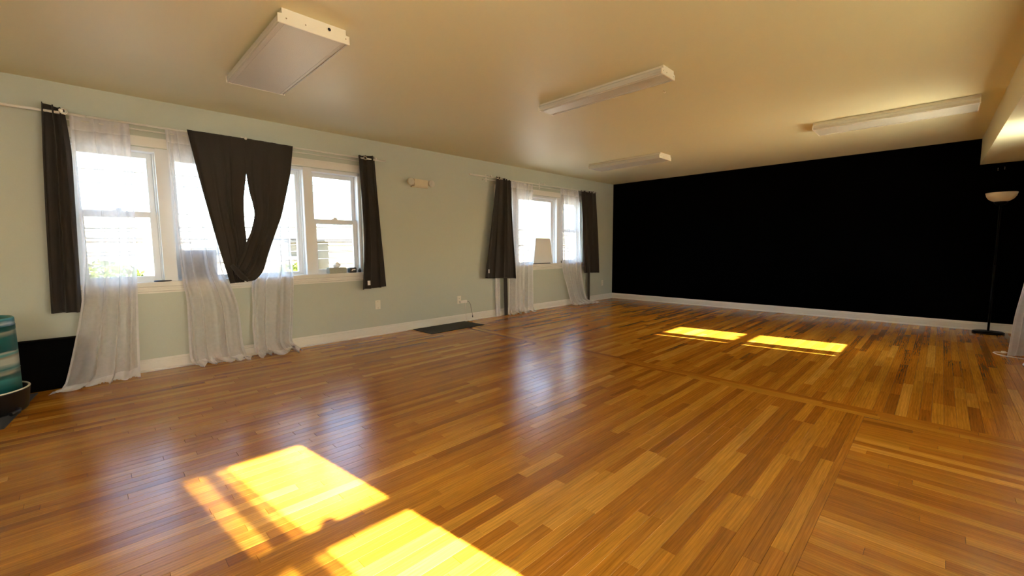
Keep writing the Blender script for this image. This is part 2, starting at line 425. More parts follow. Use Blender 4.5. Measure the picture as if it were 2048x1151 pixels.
def base_profile(d=0.016, h=0.112):
    return [(0, 0.0), (d+0.010, 0.0), (d+0.010, 0.012), (d+0.006, 0.018), (d, 0.020), (d, h*0.72), (d-0.004, h*0.78), (d-0.004, h*0.86), (d-0.010, h*0.96), (d-0.012, h), (0, h)]
tag(MB().prism([(x, z) for x, z in base_profile()], 'y', BY, LY).build('baseboard_left', 'trim'), kind='structure')
tag(MB().prism([(LY-x, z) for x, z in base_profile()], 'x', 0.0, RX).build('baseboard_back', 'trim'), kind='structure')
tag(MB().prism([(RX-x, z) for x, z in base_profile()], 'y', BY, LY).build('baseboard_right', 'trim'), kind='structure')

# ------------------------------------------------------------------ windows
def ring(mb, x0, x1, ya, yb, za, zb, wl, wr, wb, wt):
    mb.box(x0, x1, ya, ya+wl, za, zb, 0.003); mb.box(x0, x1, yb-wr, yb, za, zb, 0.003)
    mb.box(x0, x1, ya+wl, yb-wr, za, za+wb, 0.003); mb.box(x0, x1, ya+wl, yb-wr, zb-wt, zb, 0.003)
    return mb
def double_hung(parent, ya, yb, za, zb, xin, sgn, rail_lo=1.398, rail_hi=1.455, lock=True):
    """ya..yb: clear width between jambs; xin: room-side plane of the lower sash, sgn +1 if outdoors lies at +x"""
    t = 0.035*sgn
    up_ = ring(MB(), xin+t, xin+2*t, ya, yb, rail_lo, zb, 0.042, 0.042, 0.05, 0.045).build('upper_sash', 'vinyl', parent)
    MB().box(xin+1.4*t, xin+1.5*t, ya+0.042, yb-0.042, rail_lo+0.05, zb-0.045).build('pane', 'glass', up_)
    lo = ring(MB(), xin, xin+t, ya, yb, za, rail_hi, 0.048, 0.048, 0.055, 0.05).build('lower_sash', 'vinyl', parent)
    MB().box(xin+0.4*t, xin+0.5*t, ya+0.048, yb-0.048, za+0.055, rail_hi-0.05).build('pane', 'glass', lo)
    if lock:
        ym = (ya+yb)/2; lk = MB().box(xin-0.004*sgn, xin+t, ym-0.035, ym+0.035, rail_hi, rail_hi+0.010, 0.003)
        lk.box(xin+0.004*sgn, xin+0.7*t, ym-0.014, ym+0.03, rail_hi+0.010, rail_hi+0.026, 0.004); lk.build('sash_lock', 'vinyl', lo)
def casing_left(parent, y0, y1, zs=0.80, zt=2.025):
    c = 0.078
    side = lambda ya, yb, nm: MB().box(0.0, 0.018, ya, yb, zs, zt, 0.004).build(nm, 'trim', parent)
    side(y0-c, y0, 'side_casing'); side(y1, y1+c, 'side_casing')
    h = MB().box(0.0, 0.018, y0-c, y1+c, zt, zt+0.072, 0.004); h.box(0.0, 0.026, y0-c-0.01, y1+c+0.01, zt+0.066, zt+0.082, 0.004)
    h.build('head_casing', 'trim', parent)
    MB().box(-0.12, 0.052, y0-c-0.03, y1+c+0.03, zs-0.004, zs+0.018, 0.006).build('sill', 'trim', parent)
    a = MB().prism([(0.0, 0.795), (0.040, 0.795), (0.040, 0.778), (0.022, 0.770), (0.022, 0.755), (0.030, 0.750), (0.030, 0.735), (0.016, 0.728), (0.016, 0.715), (0.0, 0.715)], 'y', y0-c, y1+c)
    a.build('apron', 'trim', parent)
def triple_window(name, y0, y1, muls, pic):
    w = thing(name, (0, (y0+y1)/2, 0.8), kind='structure')
    casing_left(w, y0, y1)
    fr = MB()
    for a, b in ((y0, y0+0.032), (y1-0.032, y1)): fr.box(-0.175, -0.02, a, b, 0.81, 2.02, 0.004)
    fr.box(-0.175, -0.02, y0, y1, 1.985, 2.02, 0.004); fr.box(-0.175, -0.09, y0, y1, 0.80, 0.835, 0.004)
    fr.build('jamb', 'vinyl', w)
    for a, b in muls:
        mb = MB().box(-0.175, -0.06, a, b, 0.81, 2.0, 0.004); mb.box(-0.06, 0.0, a+0.012, b-0.012, 0.815, 2.02, 0.004)
        mb.build('mullion', 'vinyl', w)
    double_hung(w, y0+0.032, muls[0][0], 0.815, 1.985, -0.085, -1)
    double_hung(w, muls[1][1], y1-0.032, 0.815, 1.985, -0.085, -1)
    s = ring(MB(), -0.15, -0.10, muls[0][1], muls[1][0], 0.815, 1.985, 0.045, 0.045, 0.04, 0.045)
    ring(s, -0.12, -0.085, muls[0][1], muls[1][0], 0.815, 1.985, 0.02, 0.02, 0.02, 0.02)
    sp = s.build('picture_sash', 'vinyl', w)
    MB().box(-0.127, -0.123, muls[0][1]+0.045, muls[1][0]-0.045, 0.855, 1.94).build('pane', 'glass', sp)
    return w
triple_window('window_1', -0.06, 2.455, ((0.502, 0.622), (1.772, 1.890)), True)
triple_window('window_2', 4.74, 7.02, ((5.04, 5.245), (6.235, 6.45)), True)

def right_window(name, y0, y1, muls):
    w = thing(name, (RX, (y0+y1)/2, 0.8), kind='structure')
    fr = MB()
    for a, b in ((y0, y0+0.02), (y1-0.02, y1)): fr.box(RX+0.05, RX+0.15, a, b, 0.79, 1.98)
    fr.box(RX+0.05, RX+0.15, y0, y1, 1.965, 1.98); fr.box(RX+0.05, RX+0.15, y0, y1, 0.79, 0.815)
    fr.build('jamb', 'vinyl', w)
    c = MB()
    for a, b in ((y0-0.07, y0), (y1, y1+0.07)): c.box(RX-0.018, RX, a, b, 0.78, 2.05, 0.004)
    c.box(RX-0.018, RX, y0-0.07, y1+0.07, 1.98, 2.05, 0.004); c.build('casing', 'trim', w)
    MB().box(RX-0.04, RX+0.05, y0-0.09, y1+0.09, 0.765, 0.785, 0.004).build('sill', 'trim', w)
    edges = [y0+0.02] + [v for m in muls for v in m] + [y1-0.02]
    for a, b in muls: MB().box(RX+0.05, RX+0.15, a, b, 0.8, 1.97).build('mullion', 'vinyl', w)
    for a, b in zip(edges[::2], edges[1::2]):
        double_hung(w, a, b, 0.81, 1.965, RX+0.065, 1, rail_lo=1.375, rail_hi=1.43)
right_window('window_3', R1[0], R1[1], ())
right_window('window_4', R2[0], R2[1], ((5.548, 5.656),))
right_window('window_5', R3[0], R3[1], ())
right_window('added_window_6', R4[0], R4[1], ((3.15, 3.25),))  # unseen window added to light the right side of the room

# ------------------------------------------------------------------ curtains
def resample(E, n):
    E = [Vector((p[0], p[1], p[2])) for p in E]
    d = [0.0]
    for a, b in zip(E, E[1:]): d.append(d[-1]+(b-a).length)
    out = []
    for i in range(n+1):
        t = d[-1]*i/n
        for k in range(len(E)-1):
            if t <= d[k+1] or k == len(E)-2:
                f = (t-d[k])/max(1e-9, d[k+1]-d[k])
                # catmull-rom for a smooth hang
                p0 = E[max(k-1, 0)]; p1 = E[k]; p2 = E[k+1]; p3 = E[min(k+2, len(E)-1)]
                f = min(max(f, 0), 1)
                lin = p1.lerp(p2, f)
                cr = 0.5*((2*p1)+(-p0+p2)*f+(2*p0-5*p1+4*p2-p3)*f*f+(-p0+3*p1-3*p2+p3)*f**3)
                out.append(lin.lerp(cr, 0.7)); break
    return out
def drape(name, L, R, pleats, amp0, amp1, m, seed=0, nu=None, nv=40, parent=None, ph=0.0, axis=1, flip=1, hemtop=True, solid=0.0, crumple=0.0):
    """cloth hung between two edges given as (y, z, x) going down; pleats push out along x"""
    rnd = random.Random(seed)
    nu = nu or max(24, int(pleats*12))
    LL, RR = resample(L, nv), resample(R, nv)
    f1, f2, f3 = rnd.uniform(0, 6), rnd.uniform(0, 6), rnd.uniform(0, 6)
    vs = []
    for j in range(nv+1):
        t = j/nv
        for i in range(nu+1):
            u = i/nu
            uw = u+0.035*math.sin(2*PI*u*1.3+f1)+0.02*math.sin(2*PI*u*3.1+f2+t*1.2)
            p = LL[j].lerp(RR[j], u)
            amp = amp0+(amp1-amp0)*t
            a = 2*PI*pleats*uw+ph+0.5*math.sin(3*t+f3)
            w = math.sin(a)+0.30*math.sin(2.3*a+f2+t*2)
            mod = 0.65+0.35*math.sin(2*PI*u*1.7+f3+t*1.5)
            z = p.y; low = max(0.0, 1-z/0.10)
            k = amp*mod*w*(1-0.6*low)
            y = p.x+0.35*amp*math.cos(a)*(1 if 0 < i < nu else 0.2)
            x = p.z+flip*k
            if crumple and low > 0:
                z += low*crumple*(0.5+0.5*math.sin(a*1.4+f1+9*p.z))*(0.4+0.6*rnd.random())*0.9
                x += low*crumple*0.6*math.sin(a*0.7+f2)
            vs.append((x, y, max(z, 0.0035)))
    fs = [(j*(nu+1)+i, j*(nu+1)+i+1, (j+1)*(nu+1)+i+1, (j+1)*(nu+1)+i) for j in range(nv) for i in range(nu)]
    mb = MB().add(vs, fs, True); o = mb.build(name, m, parent, normals=False)
    if solid:
        md = o.modifiers.new('thickness', 'SOLIDIFY'); md.thickness = solid; md.offset = 0
    o['_grid'] = 0; del o['_grid']
    return o, vs, nu, nv
def strip_from(name, vs, nu, nv, rows, cols, m, parent, off=0.0012, flip=1):
    """a narrow band lying on the cloth (hem or seam)"""
    js = list(rows); cs = list(cols); v2 = [(vs[j*(nu+1)+i][0]+off*flip, vs[j*(nu+1)+i][1], vs[j*(nu+1)+i][2]+0.0004) for j in js for i in cs]
    n = len(cs); fs = [(a*n+b, a*n+b+1, (a+1)*n+b+1, (a+1)*n+b) for a in range(len(js)-1) for b in range(n-1)]
    return MB().add(v2, fs, True).build(name, m, parent, normals=False)

ZR = 2.19
# near window group
def rod(name, y0, ysplit, y1, label, br, ends):
    t = thing(name, (0.09, (y0+y1)/2, ZR), label, 'curtain rod')
    MB().tube([(0.09, ysplit, ZR), (0.09, y1, ZR)], 0.0085, 12).build('rod_tube', 'trim', t)
    MB().tube([(0.09, y0, ZR), (0.09, ysplit+0.06, ZR)], 0.0105, 12).build('rod_sleeve', 'trim', t)
    MB().tube([(0.002, ends[0], ZR-0.035), (0.05, ends[0], ZR-0.035), (0.05, ends[1], ZR-0.035), (0.002, ends[1], ZR-0.035)], 0.006, 8).build('inner_rod', 'trim', t)
    for y in br:
        b = MB().tube([(0.004, y, ZR+0.034), (0.05, y, ZR+0.030), (0.108, y, ZR+0.016)], 0.006, 8); b.box(0.0, 0.006, y-0.014, y+0.014, ZR-0.06, ZR+0.05, 0.002)
        b.lathe([(0.0, -0.013), (0.013, -0.009), (0.013, 0.010), (0.0, 0.014)], (0.118, y, ZR+0.012), 14, 'x')
        b.build('bracket', 'trim', t)
    return t
rod('curtain_rod', -0.62, 0.03, 2.75, 'long white double curtain rod above the large nearer window', (-0.05, 1.215, 2.60), (-0.12, 2.62))
rod('curtain_rod', 4.10, 4.62, 7.44, 'white double curtain rod above the farther window near the black wall', (4.50, 5.75, 7.28), (4.42, 7.32))

def grommets(t, spots, x=0.112):
    for y, z, xx in spots:
        MB().torus((xx, y, z), 0.020, 0.005, 'x').build('grommet', 'chrome', t)
SX = 0.052
# dark curtain, far left
t = thing('dark_curtain', (0.09, -0.1, 0.6), 'charcoal grommet curtain hanging leftmost beside the near window above the black box', 'curtain')
drape('curtain_panel', [(-0.150, 2.245, .10), (-0.17, 1.88, .115), (-0.195, 1.31, .125), (-0.218, 0.612, .13)],
      [(-0.030, 2.225, .09), (-0.012, 1.9, .11), (-0.020, 1.5, .115), (-0.030, 1.1, .12), (-0.042, 0.606, .12)], 2.6, 0.030, 0.034, 'dark', 3, nu=60, parent=t, ph=0.4, solid=0.003)
grommets(t, [(-0.035, 2.195, 0.125)])
# dark curtain, right of the near window
t = thing('dark_curtain', (0.09, 2.5, 0.6), 'charcoal grommet curtain with white care tag right of tissue box window', 'curtain')
o, vs, nu, nv = drape('curtain_panel', [(2.385, 2.215, .11), (2.402, 1.69, .115), (2.405, 1.21, .125), (2.362, 0.612, .13)],
      [(2.615, 2.235, .08), (2.63, 1.83, .085), (2.652, 1.40, .09), (2.678, 0.96, .095), (2.695, 0.628, .10)], 2.7, 0.028, 0.034, 'dark', 5, nu=64, parent=t, ph=1.5, solid=0.003)
grommets(t, [(2.455, 2.182, 0.142)])
MB().box(0.166, 0.169, 2.415, 2.45, 0.665, 0.72, 0.001).build('care_tag', 'paper', t)
# the two panels knotted together in the middle
t = thing('knotted_curtain', (0.1, 1.0, 0.8), 'charcoal curtain panel left of the gap, hanging straight into the central knot', 'curtain')
drape('curtain_panel', [(0.746, 2.205, .112), (0.806, 1.826, .105), (0.849, 1.575, .105), (0.909, 1.246, .105), (0.966, 0.955, .105), (1.005, 0.772, .105)],
      [(1.225, 2.205, .112), (1.208, 1.895, .110), (1.169, 1.6, .108), (1.163, 1.35, .108), (1.169, 1.211, .108), (1.157, 1.0, .108), (1.127, 0.780, .105)], 4.2, 0.006, 0.012, 'dark', 8, nu=80, nv=50, parent=t, solid=0.003)
t2 = thing('knotted_curtain', (0.13, 1.3, 0.8), 'charcoal curtain panel right of the gap, sweeping left around the central knot', 'curtain')
drape('curtain_panel', [(1.200, 2.205, .122), (1.200, 1.872, .122), (1.219, 1.677, .12), (1.238, 1.579, .125), (1.249, 1.454, .13), (1.209, 1.292, .138), (1.168, 1.2, .142), (1.125, 1.08, .146), (1.070, 0.955, .148), (1.036, 0.863, .145)],
      [(1.658, 2.200, .112), (1.619, 1.921, .115), (1.569, 1.706, .12), (1.507, 1.467, .125), (1.428, 1.255, .13), (1.357, 1.072, .138), (1.296, 0.892, .145), (1.217, 0.800, .15), (1.135, 0.788, .15)], 3.6, 0.006, 0.014, 'dark', 9, nu=72, nv=60, parent=t2, solid=0.003)
# the fold of cloth that wraps the knot
MB().tube([(0.150, 1.02, 0.955), (0.176, 1.055, 0.90), (0.178, 1.10, 0.835), (0.160, 1.15, 0.795)], [0.016, 0.026, 0.028, 0.014], 12).build('knot_fold', 'dark', t2)

# sheers of the near window
def sheer(name, label, L, R, pleats, a0, a1, seed, nu, crumple=0.03, hem_rows=3, edge=None, group=None, flip=1, cloth='sheer'):
    t = thing(name, (L[-1][2], (L[-1][0]+R[-1][0])/2, 0.0), label, 'sheer curtain')
    o, vs, nu, nv = drape('sheer_panel', L, R, pleats, a0, a1, cloth, seed, nu=nu, nv=64, parent=t, crumple=crumple, flip=flip)
    strip_from('hem', vs, nu, nv, range(nv-hem_rows, nv+1), range(0, nu+1), 'hem', t, flip=flip)
    strip_from('header', vs, nu, nv, range(0, 5), range(0, nu+1), 'hem', t, flip=flip)
    strip_from('side_hem', vs, nu, nv, range(0, nv+1), range(0, 3), 'hem', t, flip=flip)
    strip_from('side_hem', vs, nu, nv, range(0, nv+1), range(nu-2, nu+1), 'hem', t, flip=flip)
    return t
sheer('sheer_curtain', 'white sheer voile curtain beside leftmost dark curtain, hem trailing over the black box foot',
      [(-0.010, 2.20, .06), (-0.010, 1.79, .07), (-0.008, 1.39, .08), (-0.008, 1.11, .09), (-0.042, 0.70, .14), (-0.105, 0.37, .215), (-0.18, 0.06, .25), (-0.225, 0.008, .262), (-0.275, 0.005, .31)],
      [(0.355, 2.20, .06), (0.35, 1.75, .07), (0.334, 1.2, .08), (0.318, 0.845, .09), (0.295, 0.40, .15), (0.28, 0.06, .18), (0.277, 0.008, .195), (0.276, 0.005, .205)], 3.6, 0.016, 0.036, 21, 110)
sheer('sheer_curtain', 'white sheer voile curtain left of the knotted curtains, in front of the slate panel',
      [(0.592, 2.19, .06), (0.607, 1.56, .07), (0.613, 1.24, .08), (0.629, 0.81, .09), (0.646, 0.63, .10), (0.632, 0.12, .14), (0.655, 0.02, .17), (0.69, 0.006, .19)],
      [(0.85, 2.19, .06), (0.91, 1.57, .065), (0.955, 0.93, .08), (1.02, 0.74, .09), (1.07, 0.53, .10), (1.08, 0.15, .15), (1.10, 0.025, .20), (1.15, 0.006, .235)], 3.4, 0.018, 0.044, 22, 104, crumple=0.05)
sheer('sheer_curtain', 'white sheer voile curtain right of the knot, pooling on the floor below the sill',
      [(1.30, 2.19, .055), (1.29, 1.35, .065), (1.27, 0.95, .075), (1.195, 0.77, .09), (1.182, 0.51, .10), (1.165, 0.33, .12), (1.165, 0.06, .15), (1.18, 0.008, .17), (1.195, 0.006, .22)],
      [(1.655, 2.19, .055), (1.60, 1.2, .07), (1.605, 0.81, .09), (1.572, 0.41, .11), (1.545, 0.12, .12), (1.58, 0.03, .15), (1.60, 0.008, .20), (1.60, 0.006, .26)], 3.6, 0.018, 0.046, 23, 120, crumple=0.06)
# farther window
t = thing('dark_curtain', (0.09, 4.7, 0.6), 'charcoal curtain flaring wide at its hem, left of the far window', 'curtain')
drape('curtain_panel', [(4.62, 2.215, .10), (4.485, 1.46, .12), (4.345, 0.645, .13)],
      [(4.951, 2.185, .10), (4.98, 1.47, .12), (5.04, 0.605, .14)], 4.6, 0.022, 0.040, 'dark', 31, nu=110, parent=t, solid=0.003)
grommets(t, [(4.66, 2.185, 0.135)])
MB().box(0.172, 0.174, 4.375, 4.40, 0.72, 0.78, 0.001).build('care_tag', 'paper', t)
t = thing('dark_curtain', (0.09, 7.1, 0.6), 'charcoal grommet curtain hanging nearest the black wall', 'curtain')
drape('curtain_panel', [(6.84, 2.20, .10), (6.88, 1.44, .12), (6.94, 0.61, .13)],
      [(7.354, 2.21, .09), (7.405, 1.45, .10), (7.44, 0.59, .11)], 4.2, 0.018, 0.026, 'dark', 32, nu=90, parent=t, solid=0.003)
grommets(t, [(7.20, 2.18, 0.14)])
sheer('sheer_curtain', 'white sheer voile curtain left half of the far window beside the flared dark curtain',
      [(4.945, 2.185, .055), (4.94, 1.07, .07), (4.885, 0.10, .10), (4.87, 0.008, .13), (4.86, 0.006, .16)],
      [(5.505, 2.185, .055), (5.49, 1.06, .07), (5.46, 0.10, .11), (5.45, 0.008, .14), (5.44, 0.006, .18)], 5.5, 0.02, 0.032, 33, 130, crumple=0.05)
sheer('sheer_curtain', 'white sheer voile curtain right half of the far window, trailing toward the corner',
      [(6.27, 2.185, .055), (6.31, 0.78, .08), (6.42, 0.40, .10), (6.53, 0.05, .13), (6.58, 0.008, .17), (6.60, 0.006, .22)],
      [(6.86, 2.185, .055), (6.94, 0.61, .08), (7.06, 0.10, .12), (7.16, 0.012, .22), (7.22, 0.006, .34)], 5.0, 0.02, 0.030, 34, 126, crumple=0.04)
def narrow(label, ya, yb, seed, m, x, z0=0.004, z1=1.9):
    t = thing('narrow_curtain', (x, (ya+yb)/2, 0), label, 'curtain')
    drape('curtain_panel', [(ya-0.01, z1, x), (ya, 0.5, x), (ya+0.015, z0, x)], [(yb-0.01, z1, x), (yb, 0.5, x), (yb+0.005, z0, x)], 1.3, 0.008, 0.010, m, seed, nu=24, parent=t, solid=0.002)
narrow('narrow dark cloth strip reaching the floor left of the far sheer curtains', 4.79, 4.87, 41, 'dark', 0.075)
narrow('narrow dark cloth strip reaching the floor below the curtain nearest the black wall', 7.15, 7.215, 42, 'dark', 0.06)
narrow('narrow white cloth strip reaching the floor under the flared dark curtain', 4.62, 4.72, 43, 'sheer', 0.055)
# added shade, out of view: glows with sun but passes no direct beam
t = thing('added_shade', (RX-0.03, 3.2, 2.0), 'added white translucent shade glowing with sun over the middle right-hand window, out of view', 'shade')
MB().box(RX-0.032, RX-0.030, 2.24, 4.16, 0.70, 2.03).build('shade_cloth', 'shade', t)
MB().tube([(RX-0.045, 2.22, 2.045), (RX-0.045, 4.18, 2.045)], 0.022, 16).build('shade_roll', 'trim', t)
MB().tube([(RX-0.031, 2.24, 0.695), (RX-0.031, 4.16, 0.695)], 0.008, 10).build('shade_bar', 'trim', t)
# right-hand side sheers and curtain (sun comes through here)
def rsheer(label, ya, yb, pl, seed, x=5.755, xb=5.74):
    return sheer('sheer_curtain', label, [(ya, 2.08, x), (ya, 1.0, x), (ya, 0.01, xb)], [(yb, 2.08, x), (yb, 1.0, x), (yb, 0.01, xb)], pl, 0.030, 0.042, seed, int(pl*20), crumple=0.03, flip=-1, cloth='sheer_heavy')
t = rsheer('white sheer curtain over the left half of the near right-hand window', 0.42, 0.823, 3.2, 51)
drape('gathered_fold', [(0.722, 2.08, 5.70), (0.700, 1.4, 5.70), (0.680, 0.02, 5.70)], [(0.765, 2.08, 5.70), (0.768, 1.4, 5.70), (0.775, 0.02, 5.70)], 1.0, 0.012, 0.014, 'hem', 61, nu=16, parent=t, flip=-1)
rsheer('white sheer curtain over the rearmost right-hand window behind the viewer', -2.5, -1.4, 9, 52)
sheer('sheer_curtain', 'white sheer curtain at the right edge near the floor lamp and black wall',
      [(6.47, 2.08, 5.74), (6.46, 0.86, 5.665), (6.44, 0.4, 5.615), (6.43, 0.006, 5.595)],
      [(6.75, 2.08, 5.78), (6.66, 0.86, 5.75), (6.60, 0.4, 5.74), (6.56, 0.006, 5.73)], 2.3, 0.012, 0.018, 53, 50, crumple=0.0, flip=-1)
t = thing('dark_curtain', (5.75, 5.2, 0.3), 'charcoal curtain drawn over the left part of the far right-hand window', 'curtain')
drape('curtain_panel', [(4.75, 2.08, 5.76), (4.75, 0.3, 5.75)], [(5.462, 2.08, 5.76), (5.462, 0.3, 5.76)], 7, 0.014, 0.02, 'dark', 54, nu=110, parent=t, flip=-1, solid=0.003)

# ------------------------------------------------------------------ ceiling lights
def light(x0, x1, y0, y1, zb, label, notch=False, hole=False):
    t = thing('ceiling_light', ((x0+x1)/2, (y0+y1)/2, H), label, 'ceiling light')
    d = H-zb
    # steel tray hugging the ceiling, a little narrower than the lens
    MB().box(x0+0.004, x1-0.004, y0+0.022, y1-0.022, zb+d*0.45, H, 0.002).build('housing', 'steel', t)
    s = 0.012
    poly = [(y0+0.004, zb+d*0.62), (y0, zb+d*0.50), (y0+0.002, zb+0.016), (y0+s, zb+0.004), (y0+0.03, zb), (y1-0.03, zb), (y1-s, zb+0.004), (y1-0.002, zb+0.016), (y1, zb+d*0.50), (y1-0.004, zb+d*0.62)]
    MB().prism(poly, 'x', x0+0.006, x1-0.006).build('lens', 'lens', t)
    rb = MB().box(x0+0.006, x1-0.006, y0+0.004, y0+0.010, zb-0.0015, zb+0.012); rb.box(x0+0.006, x1-0.006, y1-0.010, y1-0.004, zb-0.0015, zb+0.012)
    for y in (y0+0.035, y1-0.035): rb.box(x0+0.008, x1-0.008, y-0.002, y+0.002, zb-0.0018, zb+0.003)
    rb.build('lens_rib', 'lens', t)
    for xa, xb in ((x0-0.002, x0+0.006), (x1-0.006, x1+0.002)):
        e = [(y0-0.004, zb-0.002), (y1+0.004, zb-0.002), (y1+0.004, zb+d*0.58), (y1-0.018, zb+d*0.62), (y1-0.018, H), (y0+0.018, H), (y0+0.018, zb+d*0.62), (y0-0.004, zb+d*0.58)]
        ep = MB().prism(e, 'x', xa, xb).build('end_plate', 'steel', t)
        xo = xb if xa > x0 else xa
        sgn = 1 if xa > x0 else -1
        for y in (y0+0.10*(y1-y0)+0.06*0, y0+0.36*(y1-y0), y1-0.02):
            MB().lathe([(0.0045, 0), (0.004, 0.0015*sgn), (0.0, 0.002*sgn)], (xo, y, zb+d*0.35), 10, 'x').build('screw', 'chrome', ep)
        if hole:
            MB().torus((xo, y0+0.70*(y1-y0), zb+d*0.62), 0.012, 0.003, 'x').build('knockout_ring', 'steel', ep)
            MB().lathe([(0.011, 0.0), (0.011, 0.0016*sgn), (0.0, 0.0016*sgn)], (xo, y0+0.70*(y1-y0), zb+d*0.62), 16, 'x').build('knockout', 'hole', ep)
    return t
light(1.175, 2.395, 0.855, 1.255, 2.366, 'wide fluorescent wraparound ceiling light with a round knockout hole, nearest the viewer', hole=True)
light(2.325, 3.535, 3.105, 3.315, 2.382, 'narrow fluorescent wraparound ceiling light, the slimmest of the four, mid room')
light(0.955, 2.165, 5.865, 6.225, 2.368, 'fluorescent wraparound ceiling light closest to the far window')
light(3.99, 5.235, 5.735, 6.10, 2.368, 'fluorescent wraparound ceiling light beside the right soffit, before the black wall')

# ------------------------------------------------------------------ wall fittings
t = thing('emergency_light', (0.0, 3.27, 1.93), 'aged beige twin-head emergency light on wall between the windows', 'emergency light')
MB().box(0.0, 0.07, 3.165, 3.395, 1.935, 2.03, 0.010).build('battery_case', 'beige', t)
MB().box(0.0, 0.045, 3.15, 3.41, 1.925, 1.937, 0.003).build('base_flange', 'beige', t)
for y, s, tilt in ((3.115, -1, 0.0), (3.435, 1, 0.0)):
    prof = [(0.0, 0.0), (0.030, 0.0), (0.047, 0.035), (0.049, 0.055), (0.046, 0.062)]
    h = MB().lathe([(r, hh) for r, hh in prof], (0.03, y, 1.985), 8, 'x').build('lamp_head', 'beige', t)
    MB().lathe([(0.046, 0.0615), (0.030, 0.068), (0.0, 0.072)], (0.03, y, 1.985), 20, 'x').build('lamp_lens', 'lens', h)
    MB().tube([(0.045, y-s*0.02, 1.985), (0.045, y-s*0.06, 1.985)], 0.012, 10).build('swivel', 'beige', t)

def wallplate(name, y, z, label, cat, kind):
    t = thing(name, (0, y, z), label, cat)
    MB().box(0.0, 0.006, y-0.036, y+0.036, z-0.058, z+0.058, 0.003).build('cover_plate', 'plate', t)
    if kind == 'outlet':
        for dz in (0.021, -0.021):
            r = MB().box(0.005, 0.009, y-0.017, y+0.017, z+dz-0.014, z+dz+0.014, 0.003).build('receptacle', 'plate', t)
            for dy in (-0.006, 0.006): MB().box(0.0088, 0.0096, y+dy-0.001, y+dy+0.001, z+dz-0.004, z+dz+0.005).build('slot', 'hole', r)
    else:
        for dz in (0.04, -0.04): MB().lathe([(0.004, 0), (0.0, 0.001)], (0.0062, y, z+dz), 10, 'x').build('screw', 'chrome', t)
    return t
wallplate('blank_wall_plate', 2.623, 0.391, 'ivory blank wall plate below the right dark curtain of near window', 'wall plate', 'blank')
wallplate('wall_outlet', 3.935, 0.335, 'ivory wall outlet above the dark floor mat with adapter plugged in', 'outlet', 'outlet')
wallplate('wall_outlet', 7.765, 0.355, 'ivory wall outlet close to the black wall corner', 'outlet', 'outlet')
t = thing('power_adapter', (0.02, 3.97, 0.30), 'white plug adapter with grey cord hanging in the outlet by the mat', 'adapter')
MB().box(0.010, 0.045, 3.93, 4.06, 0.285, 0.325, 0.006).build('adapter_body', 'cord', t)
MB().tube([(0.03, 4.06, 0.305), (0.035, 4.09, 0.30), (0.04, 4.125, 0.25), (0.04, 4.135, 0.18), (0.04, 4.15, 0.12), (0.045, 4.155, 0.075)], 0.0035, 8).build('cord', 'greycord', t)
MB().box(0.040, 0.050, 4.149, 4.161, 0.05, 0.08, 0.002).build('connector', 'blackplastic', t)
t = thing('hanging_cord', (0.02, 4.0, 0.0), 'thin white cord dropping straight from the outlet by the mat to the floor', 'cord')
MB().tube([(0.03, 4.03, 0.283), (0.03, 4.03, 0.15), (0.045, 4.035, 0.03), (0.07, 4.07, 0.006), (0.09, 4.12, 0.005)], 0.003, 8).build('cord_run', 'cord', t)
for k, (x, z) in enumerate(((5.505, 2.055), (5.505, 2.035), (5.56, 2.062), (5.56, 2.042))):
    tag(MB().lathe([(0.006, 0.0), (0.005, -0.004), (0.0, -0.005)], (x, LY, z), 10, 'y').build('wall_screw', 'chrome'), 'tiny screw head in the black wall above the floor lamp', 'screw', 'screws in the black wall')
tag(MB().tube([(3.30, 3.62, H), (3.30, 3.62, H-0.018), (3.312, 3.62, H-0.026), (3.32, 3.62, H-0.018)], 0.003, 8).build('ceiling_hook', 'beige'), 'small hook screwed into the ceiling past the narrow ceiling light', 'hook')

# ------------------------------------------------------------------ things on the near window sill
ZS = 0.819
t = thing('framed_panel', (-0.03, 0.79, ZS), 'slate blue panel with black edge leaning on the sill behind the sheer', 'panel')
MB().box(-0.040, -0.015, 0.648, 0.932, ZS, 1.105, 0.003).build('back_case', 'blackplastic', t)
MB().box(-0.0155, -0.013, 0.655, 0.925, ZS+0.008, 1.098).build('panel_face', 'panelface', t)
MB().box(-0.058, 0.01, 0.72, 0.86, ZS-0.0005, ZS+0.006).build('stand', 'blackplastic', t)
tag(MB().lathe([(0.0, 0.0), (0.062, 0.0), (0.066, 0.004), (0.062, 0.009), (0.0, 0.010)], (0.0, 0.50, ZS), 32).build('black_disc', 'blackplastic'), 'flat round black disc on the sill between the first two windows', 'disc')
t = thing('tissue_box', (0.0, 2.115, ZS), 'grey green tissue box with white tissue on the near window sill', 'tissue box')
MB().box(-0.055, 0.045, 2.015, 2.215, ZS, ZS+0.068, 0.003).build('carton', 'card', t)
tis = MB(); rnd = random.Random(3); n = 14; vs = []
for j in range(7):
    for i in range(n):
        a = 2*PI*i/n; r = (0.012, 0.026, 0.036, 0.04, 0.034, 0.024, 0.010)[j]*(0.75+0.45*math.sin(3*a+j*0.9)*0.6+0.2*rnd.random())
        vs.append((-0.005+r*0.7*math.cos(a), 2.112+r*1.15*math.sin(a)+0.003*j, ZS+0.060+0.0115*j+0.006*math.sin(5*a+j)))
fs = [(j*n+i, j*n+(i+1) % n, (j+1)*n+(i+1) % n, (j+1)*n+i) for j in range(6) for i in range(n)]
tis.add(vs, fs, False).build('tissue', 'paper', t)
t = thing('small_black_clock', (0.0, 2.305, ZS), 'small black cube clock with a white face mark beside the tissue box', 'clock')
MB().box(-0.03, 0.035, 2.262, 2.346, ZS, ZS+0.062, 0.005).build('clock_case', 'blackplastic', t)
